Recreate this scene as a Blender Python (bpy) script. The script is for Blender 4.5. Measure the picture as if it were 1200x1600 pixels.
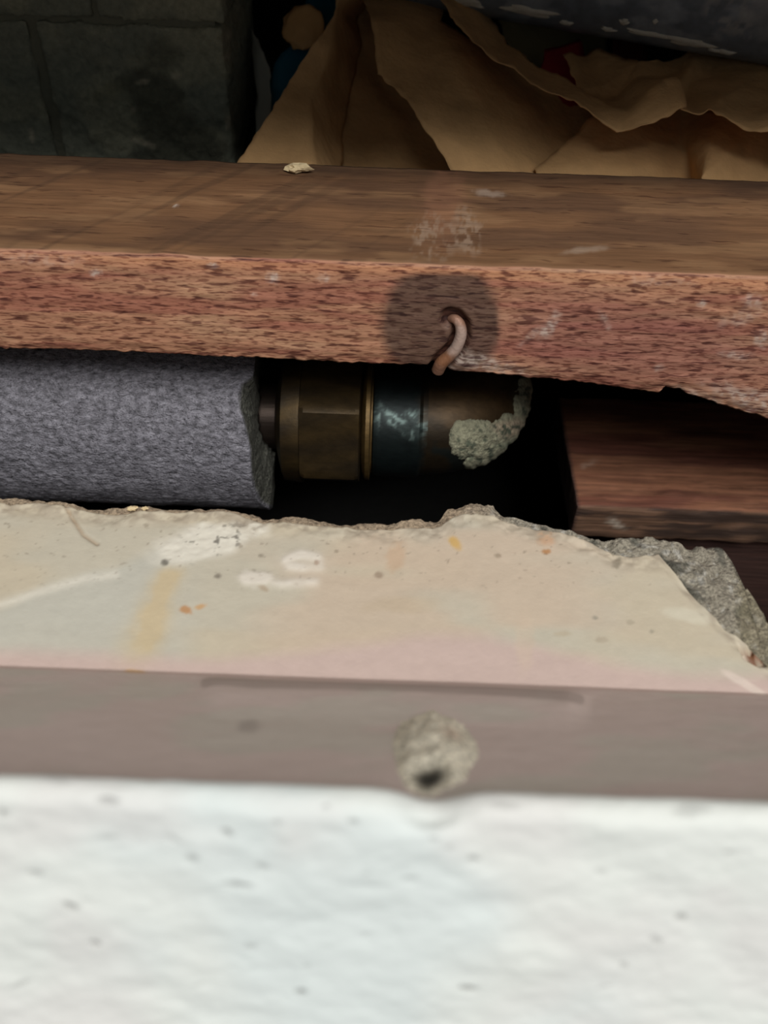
import bpy, bmesh, math, random
import numpy as np
from mathutils import Vector, noise as mnoise

for o in list(bpy.data.objects):
    bpy.data.objects.remove(o)
sc = bpy.context.scene
COL = sc.collection
MM = 0.001
# ------------------------------------------------------------------ camera
F = 1400.0                       # focal length in pixels of the 1200x1600 frame
PITCH = math.radians(45.0)
ROLL = math.radians(2.1)
CAMZ = 270.0                     # mm above the cavity floor
fwd = np.array([0, math.cos(PITCH), -math.sin(PITCH)])
up0 = np.array([0, math.sin(PITCH), math.cos(PITCH)])
rt0 = np.array([1.0, 0, 0])
right = math.cos(ROLL) * rt0 + math.sin(ROLL) * up0
upv = math.cos(ROLL) * up0 - math.sin(ROLL) * rt0
cam = bpy.data.cameras.new('camera')
cam.sensor_fit = 'HORIZONTAL'
cam.sensor_width = 36.0
cam.lens = F / 1200.0 * 36.0
cam.clip_start = 0.005
cam.clip_end = 50
cam.dof.use_dof = True
cam.dof.focus_distance = 0.186
cam.dof.aperture_fstop = 42.0 / 1.9
camo = bpy.data.objects.new('camera', cam)
COL.objects.link(camo)
from mathutils import Matrix
camo.matrix_world = Matrix(((right[0], upv[0], -fwd[0], 0), (right[1], upv[1], -fwd[1], 0),
                            (right[2], upv[2], -fwd[2], CAMZ * MM), (0, 0, 0, 1)))
sc.camera = camo
# ------------------------------------------------------------------ light
w = bpy.data.worlds.new('room_light')
sc.world = w
w.use_nodes = True
bg = w.node_tree.nodes['Background']
bg.inputs[0].default_value = (0.93, 0.98, 1.0, 1)
bg.inputs[1].default_value = 0.26
la = bpy.data.lights.new('room_window', 'AREA')
la.shape = 'RECTANGLE'
la.size = 1.1
la.size_y = 0.9
la.energy = 62.0
la.color = (1.0, 0.985, 0.955)
lo = bpy.data.objects.new('room_window', la)
COL.objects.link(lo)
lo.location = (0.35, -0.9, 1.8)
lo.rotation_euler = (Vector((0, 0.13, 0.14)) - Vector(lo.location)).to_track_quat('-Z', 'Y').to_euler()
sc.view_settings.view_transform = 'Standard'
sc.view_settings.look = 'None'
sc.view_settings.gamma = 1.0
sc.view_settings.use_curve_mapping = False
sc.view_settings.exposure = -0.68

# ------------------------------------------------------------------ pixel helpers (mm, z relative to the camera)
def ray(u, v):
    return fwd + (u - 600) / F * right - (v - 800) / F * upv
def at_t(u, v, t):
    return ray(u, v) * t
def at_z(u, v, z):
    d = ray(u, v); return d * (z / d[2])
def at_y(u, v, y):
    d = ray(u, v); return d * (y / d[1])
def project(P):
    """P (...,3) mm camera-relative -> pixel u, v"""
    d = P @ fwd
    return 600 + F * (P @ right) / d, 800 - F * (P @ upv) / d

# ------------------------------------------------------------------ noise
def _hash(i, j, s):
    n = (i * 374761393 + j * 668265263 + s * 974634777) & 0xFFFFFFFF
    n = ((n ^ (n >> 13)) * 1274126177) & 0xFFFFFFFF
    return ((n ^ (n >> 16)) & 0xFFFF) / 65535.0
def vnoise(x, y, seed=0):
    x = np.asarray(x, float); y = np.asarray(y, float)
    xi = np.floor(x).astype(np.int64); yi = np.floor(y).astype(np.int64)
    fx = x - xi; fy = y - yi
    fx = fx * fx * (3 - 2 * fx); fy = fy * fy * (3 - 2 * fy)
    a = _hash(xi, yi, seed); b = _hash(xi + 1, yi, seed)
    c = _hash(xi, yi + 1, seed); d = _hash(xi + 1, yi + 1, seed)
    return (a * (1 - fx) + b * fx) * (1 - fy) + (c * (1 - fx) + d * fx) * fy
def fbm(x, y, seed=0, octv=4):
    s = 0; a = 0.5; tot = 0
    for k in range(octv):
        s = s + a * vnoise(x * 2 ** k, y * 2 ** k, seed + 17 * k); tot += a; a *= 0.5
    return s / tot
def sstep(a, b, x):
    t = np.clip((x - a) / (b - a), 0, 1); return t * t * (3 - 2 * t)
def lin(rgb):
    c = np.array(rgb, float) / 255.0
    return np.where(c <= 0.04045, c / 12.92, ((c + 0.055) / 1.055) ** 2.4)
def blob(U, V, u0, v0, ru, rv, rot=0, soft=0.35, rough=0.25, seed=0):
    a = math.radians(rot)
    dx = (U - u0) * math.cos(a) + (V - v0) * math.sin(a)
    dy = -(U - u0) * math.sin(a) + (V - v0) * math.cos(a)
    r = np.sqrt((dx / ru) ** 2 + (dy / rv) ** 2)
    r = r + rough * 2 * (fbm(U / (0.5 * ru), V / (0.5 * ru), seed, 3) - 0.5)
    return 1 - sstep(1 - soft, 1 + soft, r)
def mix(c, col, m):
    return c * (1 - m[..., None]) + np.asarray(col) * m[..., None]
def seg_dist(U, V, pts):
    best = np.full(U.shape, 1e9)
    for (a, b), (c, d) in zip(pts[:-1], pts[1:]):
        L = (c - a) ** 2 + (d - b) ** 2
        t = np.clip(((U - a) * (c - a) + (V - b) * (d - b)) / L, 0, 1)
        best = np.minimum(best, np.hypot(U - a - t * (c - a), V - b - t * (d - b)))
    return best

# ------------------------------------------------------------------ mesh helpers
def tag(o, label=None, cat=None, group=None, kind=None):
    if label: o['label'] = label
    if cat: o['category'] = cat
    if group: o['group'] = group
    if kind: o['kind'] = kind
    return o
def empty(name, p):
    o = bpy.data.objects.new(name, None); COL.objects.link(o)
    o.empty_display_size = 0.01
    o.location = ((p[0]) * MM, p[1] * MM, (p[2] + CAMZ) * MM)
    return o
def mk(name, verts, faces, mat, parent=None, smooth=True, colors=None):
    """verts in mm, camera-relative z; the origin is put at the base centre"""
    V = np.asarray(verts, float).reshape(-1, 3) + np.array([0, 0, CAMZ])
    V = V * MM
    org = np.array([(V[:, 0].min() + V[:, 0].max()) / 2, (V[:, 1].min() + V[:, 1].max()) / 2, V[:, 2].min()])
    me = bpy.data.meshes.new(name)
    me.from_pydata((V - org).tolist(), [], [tuple(int(i) for i in f) for f in faces])
    if colors is not None:
        at = me.color_attributes.new('paint', 'FLOAT_COLOR', 'POINT')
        c = np.asarray(colors, float).reshape(-1, 3)
        c4 = np.concatenate([np.clip(c, 0, 1), np.ones((len(c), 1))], 1).astype(np.float32)
        at.data.foreach_set('color', c4.ravel())
    me.update()
    if smooth:
        me.polygons.foreach_set('use_smooth', [True] * len(me.polygons))
    me.materials.append(mat)
    o = bpy.data.objects.new(name, me); COL.objects.link(o)
    if parent is not None:
        o.parent = parent
        pl = np.array(world_loc(parent)); o.location = org - pl
    else:
        o.location = org
    return o
def world_loc(o):
    l = Vector(o.location)
    while o.parent is not None:
        o = o.parent; l = l + Vector(o.location)
    return l
def grid_faces(n, m, cyc_m=False, flip=False, base=0):
    f = []
    mm = m if cyc_m else m - 1
    for i in range(n - 1):
        for j in range(mm):
            a = base + i * m + j; b = base + i * m + (j + 1) % m
            c = base + (i + 1) * m + (j + 1) % m; d = base + (i + 1) * m + j
            f.append((a, d, c, b) if flip else (a, b, c, d))
    return f
def fix_normals(o):
    bm = bmesh.new(); bm.from_mesh(o.data)
    bmesh.ops.recalc_face_normals(bm, faces=bm.faces)
    bm.to_mesh(o.data); bm.free()
    return o
def autosmooth(o, deg=35):
    bm = bmesh.new(); bm.from_mesh(o.data)
    for e in bm.edges:
        if len(e.link_faces) == 2 and e.calc_face_angle(0) > math.radians(deg): e.smooth = False
    bm.to_mesh(o.data); bm.free()
def box(name, x0, x1, y0, y1, z0, z1, mat, parent=None):
    v = [(x, y, z) for x in (x0, x1) for y in (y0, y1) for z in (z0, z1)]
    f = [(0, 1, 3, 2), (4, 6, 7, 5), (0, 4, 5, 1), (2, 3, 7, 6), (0, 2, 6, 4), (1, 5, 7, 3)]
    return mk(name, v, f, mat, parent, smooth=False)
def columns(dense=100, step=0.34, far=240, fstep=6):
    a = np.arange(-far, -dense, fstep); b = np.arange(-dense, dense, step); c = np.arange(dense, far + 0.01, fstep)
    return np.concatenate([a, b, c])

# ------------------------------------------------------------------ materials
def mat(name, base=(0.5, 0.5, 0.5), rough=0.8, metal=0.0, attr=False, bumps=(), spec=0.5, var=None, fleck=None, sheen=0):
    """bumps: list of (scale xyz per metre, strength, distance); var: (scale xyz, lo, hi) brightness variation"""
    m = bpy.data.materials.new(name); m.use_nodes = True
    nt = m.node_tree; N = nt.nodes; L = nt.links
    b = N['Principled BSDF']
    b.inputs['Roughness'].default_value = rough
    b.inputs['Metallic'].default_value = metal
    b.inputs['Specular IOR Level'].default_value = spec
    tc = N.new('ShaderNodeTexCoord')
    def noise_tex(scale, detail=4, r=0.6):
        mp = N.new('ShaderNodeMapping'); mp.inputs['Scale'].default_value = scale
        L.new(tc.outputs['Object'], mp.inputs['Vector'])
        n = N.new('ShaderNodeTexNoise'); n.inputs['Scale'].default_value = 1.0
        n.inputs['Detail'].default_value = detail; n.inputs['Roughness'].default_value = r
        L.new(mp.outputs['Vector'], n.inputs['Vector'])
        return n.outputs['Fac']
    if attr:
        a = N.new('ShaderNodeAttribute'); a.attribute_name = 'paint'
        cur = a.outputs['Color']
    else:
        r = N.new('ShaderNodeRGB'); r.outputs[0].default_value = (*base, 1); cur = r.outputs[0]
    if var:
        fac = noise_tex(var[0])
        mr = N.new('ShaderNodeMapRange')
        mr.inputs['From Min'].default_value = 0.3; mr.inputs['From Max'].default_value = 0.7
        mr.inputs['To Min'].default_value = var[1]; mr.inputs['To Max'].default_value = var[2]
        L.new(fac, mr.inputs['Value'])
        mx = N.new('ShaderNodeVectorMath'); mx.operation = 'SCALE'
        L.new(cur, mx.inputs[0]); L.new(mr.outputs[0], mx.inputs['Scale'])
        cur = mx.outputs[0]
    if fleck:
        for sc_, lo_, hi_, colr in fleck:
            fac = noise_tex(sc_, 2, 0.5)
            mr = N.new('ShaderNodeMapRange'); mr.interpolation_type = 'SMOOTHSTEP'
            mr.inputs['From Min'].default_value = lo_; mr.inputs['From Max'].default_value = hi_
            L.new(fac, mr.inputs['Value'])
            mx = N.new('ShaderNodeMix'); mx.data_type = 'RGBA'; mx.blend_type = 'MULTIPLY'
            L.new(mr.outputs[0], mx.inputs['Factor'])
            L.new(cur, mx.inputs['A']); mx.inputs['B'].default_value = (*colr, 1)
            cur = mx.outputs['Result']
    L.new(cur, b.inputs['Base Color'])
    prev = None
    for sc_, st, dist in bumps:
        bn = N.new('ShaderNodeBump'); bn.inputs['Strength'].default_value = st
        bn.inputs['Distance'].default_value = dist
        L.new(noise_tex(sc_), bn.inputs['Height'])
        if prev is not None: L.new(prev, bn.inputs['Normal'])
        prev = bn.outputs['Normal']
    if prev is not None: L.new(prev, b.inputs['Normal'])
    return m

M = {}
M['white'] = mat('white_textured_plaster', attr=True, rough=0.75, bumps=[((700, 900, 900), 0.25, 0.0006)])
M['cream'] = mat('cream_painted_plaster', attr=True, rough=0.6, bumps=[((900, 900, 900), 0.12, 0.0004), ((220, 260, 260), 0.2, 0.0008)], var=((400, 420, 420), 0.97, 1.03))
M['mortar'] = mat('grey_sand_mortar', attr=True, rough=0.95, bumps=[((1500, 1500, 1500), 0.9, 0.001)], var=((1700, 1700, 1700), 0.45, 1.6))
M['beam'] = mat('red_batten_wood', attr=True, rough=0.62, spec=0.35,
                bumps=[((240, 900, 1500), 0.35, 0.0005)], var=((90, 500, 700), 0.82, 1.15),
                fleck=[((200, 300, 1150), 0.54, 0.64, (0.38, 0.30, 0.32)), ((420, 700, 2200), 0.51, 0.62, (0.55, 0.45, 0.45))])
M['beam_top'] = mat('weathered_batten_wood', attr=True, rough=0.75, spec=0.3, bumps=[((120, 1400, 1000), 0.45, 0.0004)], var=((60, 700, 700), 0.8, 1.2),
                    fleck=[((160, 1300, 900), 0.62, 0.70, (0.6, 0.55, 0.55))])
M['packer'] = mat('dark_red_wood', attr=True, rough=0.6, bumps=[((60, 1500, 1500), 0.5, 0.0005)], var=((35, 900, 1300), 0.55, 1.4))
M['dark_wood'] = mat('dark_brown_wood', lin((62, 40, 34)), rough=0.7, bumps=[((60, 800, 1300), 0.5, 0.0006)], var=((35, 500, 1100), 0.6, 1.4))
M['foam'] = mat('grey_pipe_foam', attr=True, rough=0.5, spec=0.35, bumps=[((450, 800, 800), 1.0, 0.002), ((1600, 2200, 2200), 0.8, 0.0008)], var=((600, 1000, 1000), 0.4, 1.6))
M['brass'] = mat('tarnished_brass', attr=True, rough=0.5, metal=0.6, bumps=[((600, 900, 900), 0.15, 0.0004)], var=((300, 500, 500), 0.75, 1.25))
M['crust'] = mat('verdigris_crust', attr=True, rough=0.95, bumps=[((1400, 1400, 1400), 0.9, 0.001)], var=((900, 900, 900), 0.6, 1.3))
M['copper'] = mat('dull_copper', lin((64, 54, 48)), rough=0.45, metal=0.8, bumps=[((100, 900, 900), 0.2, 0.0004)], var=((80, 300, 300), 0.7, 1.2))
M['paper'] = mat('brown_kraft_paper', lin((208, 166, 116)), rough=0.8, spec=0.3, bumps=[((160, 160, 160), 0.35, 0.002), ((900, 900, 900), 0.2, 0.0004)], var=((90, 90, 90), 0.85, 1.12))
M['block'] = mat('grey_concrete_block', attr=True, rough=0.95, bumps=[((500, 500, 500), 0.7, 0.001)], var=((600, 600, 600), 0.8, 1.2))
M['joint'] = mat('block_joint_mortar', lin((104, 105, 90)), rough=0.95, bumps=[((500, 500, 500), 0.7, 0.001)])
M['waste'] = mat('dark_grey_plastic_pipe', attr=True, rough=0.38, bumps=[((300, 500, 500), 0.15, 0.0005)], var=((250, 250, 250), 0.8, 1.2))
M['flake'] = mat('dried_plaster_flake', lin((196, 192, 178)), rough=0.9, bumps=[((1500, 1500, 1500), 0.6, 0.0006)])
M['cavity_dark'] = mat('dark_cavity_masonry', lin((34, 33, 32)), rough=0.95, bumps=[((200, 200, 200), 0.6, 0.003)])  # near-black base colour shared by the cavity surfaces and wall core
M['render'] = mat('shade_slab_render', lin((150, 145, 135)), rough=0.9, bumps=[((150, 150, 150), 0.5, 0.002)])
M['nail'] = mat('rusty_nail_steel', attr=True, rough=0.55, metal=0.25, bumps=[((1500, 1500, 1500), 0.4, 0.0004)])
M['blue'] = mat('blue_plastic', lin((36, 112, 142)), rough=0.5)
M['tan'] = mat('tan_plastic', lin((222, 174, 116)), rough=0.6)
M['red'] = mat('red_plastic', lin((150, 38, 48)), rough=0.5)
M['palegrey'] = mat('pale_grey_plastic', lin((165, 168, 160)), rough=0.6)
M['olive'] = mat('olive_paper', lin((118, 108, 76)), rough=0.8)

XS = columns()
HW = 240.0
# ------------------------------------------------------------------ setting: white ledge wall
YW, ZW = 42.5, -80.0             # lip of the white plaster
YC, ZC = 82.2, -120.0            # foot of the slope, start of the cream ledge
def build_white():
    r = 2.0; A0 = math.radians(-62); A1 = math.radians(48)  # face tilts down towards the room; rounded lip
    cy, cz = YW - r * 0.7, ZW - r * 0.85
    tdn = np.array([-math.cos(A0), math.sin(A0)])
    st_ = np.array([cy + r * math.sin(A0), cz + r * math.cos(A0)])
    ds = np.concatenate([np.linspace(180, 48, 10, endpoint=False), np.arange(48, 0.1, -0.27)])
    prof = [tuple(st_ + tdn * d_) for d_ in ds]
    for a in np.linspace(A0, A1, 16):
        prof.append((cy + r * math.sin(a), cz + r * math.cos(a)))
    prof.append((YW + 0.9, ZW - 4.0))
    prof = np.array(prof)
    prof = np.concatenate([prof, [(YW - 4.2, ZW - 14), (YW - 4.2, -268)]])
    n, m = len(XS), len(prof)
    X = np.repeat(XS[:, None], m, 1)
    P = np.stack([X, np.repeat(prof[None, :, 0], n, 0), np.repeat(prof[None, :, 1], n, 0)], -1)
    U, V = project(P)
    Y = P[..., 1]
    act = np.zeros((n, m)); act[:, :-3] = 1; S_ = np.concatenate([[0], np.cumsum(np.hypot(np.diff(prof[:, 0]), np.diff(prof[:, 1])))])[None] + 0 * X
    h = 0.7 * (fbm(X / 5.5, S_ / 3.0, 3, 4) - 0.5) + 0.6 * (fbm(X / 16, S_ / 8, 9, 2) - 0.5)
    pits = np.zeros((n, m))
    specks = [(168, 1251, 26, 9, 5, .55), (355, 1300, 17, 6, 25, .7), (300, 1340, 18, 9, 10, .45), (372, 1381, 34, 5, 8, .65),
              (112, 1414, 20, 6, 25, .75), (148, 1474, 14, 6, 15, .7), (470, 1551, 12, 6, 0, .9), (432, 1284, 15, 6, 0, .35),
              (552, 1284, 13, 6, 15, .5), (410, 1355, 18, 6, 20, .4), (55, 1366, 18, 8, 5, .35), (3, 1272, 14, 9, 20, .5),
              (740, 1343, 17, 6, 12, .55), (730, 1546, 22, 5, 14, 1.0), (1065, 1437, 15, 9, 5, .5), (940, 1365, 16, 6, 20, .3),
              (788, 1256, 40, 12, 10, .3), (701, 1325, 8, 4, 0, .55), (390, 1481, 18, 7, 0, .35), (509, 1259, 7, 5, 0, .7),
              (477, 1512, 12, 4, 0, .4), (30, 1540, 26, 6, -20, .35), (572, 1462, 20, 3, 0, .35), (676, 1310, 10, 6, 10, .4),
              (1025, 1470, 18, 7, 30, .4), (975, 1510, 14, 6, 30, .45), (945, 1543, 22, 3, -8, .35), (570, 1365, 18, 3, 0, .4),
              (85, 1215, 40, 10, 5, .3), (1085, 1262, 40, 12, 5, .3), (170, 1310, 30, 5, 0, .25), (1140, 1335, 14, 6, 0, .3),
              (1070, 1270, 30, 8, 10, .3), (310, 1540, 20, 4, -10, .25), (270, 1310, 26, 6, 20, .25), (640, 1375, 20, 4, 0, .3)]
    for k, (u0, v0, ru, rv, a, s) in enumerate(specks):
        pits = np.maximum(pits, s * blob(U, V, u0, v0, ru * 0.62, rv * 0.62, a, 0.5, 0.3, k))
    # dip of the lip under the old filled hole
    dip = np.exp(-((U - 676) / 55) ** 2) * sstep(1310, 1260, V) * 2.3
    hh = act * (h - 0.5 * pits)
    P[..., 2] += 0.5 * hh - act * dip; P[..., 1] -= 0.85 * hh
    c = np.ones((n, m, 3)) * lin((227, 230, 225))
    t = fbm(X / 22, Y / 14, 21, 3)
    c = mix(c, lin((220, 227, 225)), sstep(0.45, 0.7, t))
    c = mix(c, lin((222, 220, 217)), sstep(0.5, 0.75, fbm(X / 15, Y / 8, 33, 3)) * 0.7)
    c = mix(c, lin((86, 84, 82)), pits * 0.85)
    o = mk('wall_front', P, grid_faces(n, m, flip=True), M['white'], colors=c)
    return tag(o, 'white roughly textured plaster wall with small dark pits', kind='structure')
wall_front = fix_normals(build_white())

# ------------------------------------------------------------------ setting: painted slope + cream ledge with broken edge
EDGE = [(-200, 778), (0, 786), (60, 787), (95, 791), (150, 801), (180, 804), (215, 798), (260, 801), (350, 800), (375, 806), (392, 814), (410, 819), (450, 815),
        (520, 823), (600, 829), (640, 825), (690, 822), (708, 808), (722, 803), (745, 800), (770, 803), (790, 815), (830, 825), (880, 833),
        (925, 848), (960, 866), (985, 871), (1030, 864), (1045, 884), (1070, 915), (1110, 960), (1135, 985), (1165, 1004), (1200, 1042), (1240, 1046), (1420, 1040)]
MEDGE = [(-200, 776), (0, 784), (60, 785), (95, 789), (150, 799), (180, 802), (215, 796), (260, 799), (350, 798), (375, 804), (392, 812), (410, 815), (450, 811),
         (520, 819), (600, 825), (640, 820), (685, 815), (703, 801), (720, 793), (745, 787), (770, 792), (790, 810), (830, 821), (880, 831),
         (930, 849), (985, 845), (1040, 848), (1075, 856), (1100, 850), (1135, 858), (1150, 885), (1165, 920), (1172, 948), (1200, 972), (1300, 990), (1420, 985)]
def edge_fn(poly, z):
    p = np.array([at_z(u, v, z) for u, v in poly])
    p = p[np.argsort(p[:, 0])]
    return lambda x: np.interp(x, p[:, 0], p[:, 1])
ye = edge_fn(EDGE, ZC)
ym = edge_fn(MEDGE, ZC - 1.5)
def build_cream():
    T1 = np.linspace(0, 1, 95); T2 = np.linspace(0, 1, 120)
    n = len(XS)
    jag = 1.1 * (fbm(XS / 2.2, XS * 0, 5, 4) - 0.5)
    yedge = ye(XS) + jag * (np.abs(XS) < 130)
    s0y, s0z = YW - 1.0, ZW - 2.2
    slope = np.stack([np.repeat((s0y + (YC - s0y) * T1)[None], n, 0), np.repeat((s0z + (ZC - s0z) * T1)[None], n, 0)], -1)
    led_y = YC + (yedge[:, None] - YC) * T2[None, 1:]
    ledge = np.stack([led_y, np.full_like(led_y, ZC)], -1)
    thick = [np.stack([yedge + 0.25, np.full(n, ZC - 0.5)], -1), np.stack([yedge, np.full(n, ZC - 1.6)], -1),
             np.stack([np.full(n, YC), np.full(n, ZC - 1.6)], -1), np.stack([np.full(n, YC), np.full(n, ZC - 9)], -1),
             np.stack([np.full(n, YW - 3), np.full(n, ZC - 9)], -1), np.stack([np.full(n, YW - 3), np.full(n, s0z - 1)], -1)]
    prof = np.concatenate([slope, ledge] + [t[:, None, :] for t in thick], 1)
    m = prof.shape[1]
    X = np.repeat(XS[:, None], m, 1)
    P = np.concatenate([X[..., None], prof], -1)
    U, V = project(P)
    Y = P[..., 1]
    ms, ml = len(T1), len(T1) + len(T2) - 1
    on_s = np.zeros((n, m)); on_s[:, :ms] = 1
    on_l = np.zeros((n, m)); on_l[:, ms:ml] = 1
    # surface waviness
    P[..., 2] += (on_s + on_l) * (0.35 * (fbm(X / 14, Y / 9, 41, 3) - 0.5))
    # rough worn patch, ring marks, scratches and hollows of the ledge
    worn = np.maximum(blob(U, V, 318, 848, 80, 28, -12, .3, .4, 4), 0.8 * blob(U, V, 385, 828, 40, 14, 0, .4, .4, 5))
    worn = np.maximum(worn, 0.7 * np.exp(-((seg_dist(U, V, [(0, 945), (60, 925), (130, 905), (180, 898)])) / 7) ** 2))
    ring = np.exp(-((seg_dist(U, V, [(446, 876), (470, 866), (498, 872), (500, 886), (478, 888), (450, 884)]) - 1) / 6) ** 2)
    ring = np.maximum(ring, np.exp(-((seg_dist(U, V, [(382, 904), (412, 905), (440, 912), (492, 908)])) / 8) ** 2))
    ring = np.clip(0.75 * ring * (0.35 + 1.1 * fbm(U / 22, V / 12, 57, 3)) + 0.8 * blob(U, V, 400, 904, 24, 12, 5, .6, .5, 58) + 0.35 * blob(U, V, 472, 877, 34, 16, 0, .7, .4, 59), 0, 1)
    crack = np.exp(-((seg_dist(U, V, [(102, 790), (115, 812), (130, 835), (152, 850)])) / 2.5) ** 2)
    groove = np.exp(-((seg_dist(U, V, [(322, 1070), (450, 1077), (600, 1078), (740, 1084), (905, 1096)])) / 8) ** 2)
    groove = np.maximum(groove, 0)
    P[..., 2] += on_l * (0.3 * worn * (fbm(U / 9, V / 6, 8, 3) - 0.45) + 0.22 * ring - 0.6 * crack)
    Tq = np.concatenate([T1, np.ones(m - len(T1))])[None] + 0 * X
    P[..., 2] += on_s * 1.25 * sstep(0.5, 0.84, Tq) * sstep(0.985, 0.86, Tq) * sstep(300, 345, U) * sstep(930, 880, U)
    near = on_l * sstep(yedge[:, None] - 5, yedge[:, None] - 0.5, Y)
    P[..., 2] += near * (1.3 * (fbm(X / 2.4, Y / 2.4, 77, 3) - 0.55))
    # right-hand broken hollow
    hol = blob(U, V, 1178, 1026, 24, 9, 32, .4, .3, 6)
    P[..., 2] -= on_l * hol * 1.8
    # ---- paint colours
    c = np.ones((n, m, 3)) * lin((198, 187, 165))
    c = mix(c, lin((195, 188, 170)), sstep(0.45, 0.65, fbm(X / 25, Y / 12, 51, 3)))
    c = mix(c, lin((202, 183, 162)), 0.8 * sstep(0.45, 0.7, fbm(X / 30, Y / 10, 61, 3)) * sstep(300, 500, U) * sstep(1050, 850, U))
    lo_left = sstep(-8, 14, V - (945 - 0.36 * U + 20 * (fbm(U / 60, V / 60, 3) - 0.5))) * sstep(330, 250, U)
    c = mix(c, lin((192, 190, 178)), 0.85 * lo_left)
    pinkline = 1012 + 0.036 * (U - 0) - 50 * sstep(350, 750, U) * sstep(1100, 700, U) + 14 * (fbm(U / 80, V / 40, 13) - 0.5)
    pink = sstep(-14, 20, V - pinkline)
    c = mix(c, lin((201, 179, 170)), pink)
    c = mix(c, lin((224, 219, 205)), worn * 0.95)
    c = mix(c, lin((96, 92, 84)), worn * 0.8 * sstep(0.68, 0.76, fbm(U / 10, V / 6, 18, 3)) * sstep(270, 300, U))
    c = mix(c, lin((224, 216, 203)), ring * 0.9)
    c = mix(c, lin((150, 120, 92)), crack * 0.6)
    strk = np.exp(-((U - np.interp(V, [880, 940, 1050], [273, 248, 205])) / np.interp(V, [880, 1050], [20, 34])) ** 2) * sstep(876, 900, V) * sstep(1060, 990, V)
    c = mix(c, lin((202, 182, 144)), np.clip(strk * (0.5 + fbm(U / 18, V / 24, 303, 3)), 0, 0.8))
    for k, (u0, v0, ru, rv, a, col, s) in enumerate([(291, 953, 10, 6, 20, (186, 132, 78), .8), (313, 948, 9, 4, -10, (200, 150, 90), .7),
            (711, 848, 13, 7, 50, (206, 168, 96), .85), (854, 862, 7, 4, 0, (176, 124, 74), .85), (853, 838, 16, 14, 60, (196, 150, 112), .6),
            (212, 1050, 16, 4, 5, (200, 160, 110), .7), (618, 870, 14, 22, 20, (200, 165, 132), .45), (1178, 1026, 22, 8, 32, (120, 74, 44), .95),
            (630, 945, 60, 14, 0, (190, 172, 146), .5), (820, 1000, 14, 50, 0, (206, 186, 164), .4), (965, 878, 6, 10, 30, (120, 112, 96), .7),
            (340, 900, 5, 4, 0, (110, 100, 90), .7), (592, 898, 7, 5, 0, (140, 118, 100), .6), (930, 965, 4, 3, 0, (110, 112, 104), .5),
            (940, 1000, 10, 5, 0, (160, 146, 126), .45), (985, 972, 6, 4, 0, (150, 142, 122), .4), (1018, 987, 4, 3, 0, (120, 116, 104), .45),
            (258, 880, 6, 5, 0, (90, 86, 78), .8), (778, 868, 5, 4, 0, (140, 124, 104), .6), (495, 880, 4, 4, 0, (150, 118, 96), .6),
            (408, 868, 4, 3, 0, (120, 110, 96), .6), (412, 920, 8, 4, 30, (168, 146, 120), .6), (880, 990, 14, 5, 0, (182, 166, 140), .5),
            (1080, 962, 40, 10, 10, (214, 208, 188), .7), (1165, 1070, 40, 6, 30, (222, 206, 194), .8)]):
        c = mix(c, lin(col), s * blob(U, V, u0, v0, ru, rv, a, .4, .35, 100 + k))
    dots = sstep(0.8, 0.86, fbm(U / 7, V / 5, 71, 2)) * sstep(960, 860, V)
    c = mix(c, lin((130, 116, 100)), 0.5 * dots)
    chip = near * sstep(0.42, 0.6, fbm(X / 1.6, Y / 1.6, 91, 3))
    c = mix(c, lin((170, 158, 140)), chip * 0.8)
    # slope: mauve grey paint
    ssl = on_s * sstep(0.985, 0.95, np.repeat(np.concatenate([T1, np.ones(m - len(T1))])[None], n, 0))
    sl = lin((208, 190, 183)) * np.ones((n, m, 3))
    sl = mix(sl, lin((202, 192, 182)), sstep(0.42, 0.62, fbm(X / 16, V / 40, 201, 3)))
    sl = mix(sl, lin((150, 140, 134)), 0.5 * blob(U, V, 390, 1135, 18, 10, 0, .5, .3, 7))
    strip = seg_dist(U, V, [(322, 1070), (450, 1076), (600, 1078), (740, 1084), (905, 1096)])  # shade below the ledge's front edge, painted in as a darker strip
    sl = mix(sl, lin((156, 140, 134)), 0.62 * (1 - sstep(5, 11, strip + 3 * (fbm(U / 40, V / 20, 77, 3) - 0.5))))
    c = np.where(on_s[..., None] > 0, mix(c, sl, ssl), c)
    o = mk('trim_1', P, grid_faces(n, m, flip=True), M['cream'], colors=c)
    return tag(o, 'cream and mauve painted plaster ledge with a broken edge', kind='structure')
ledge = fix_normals(build_cream())

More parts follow.
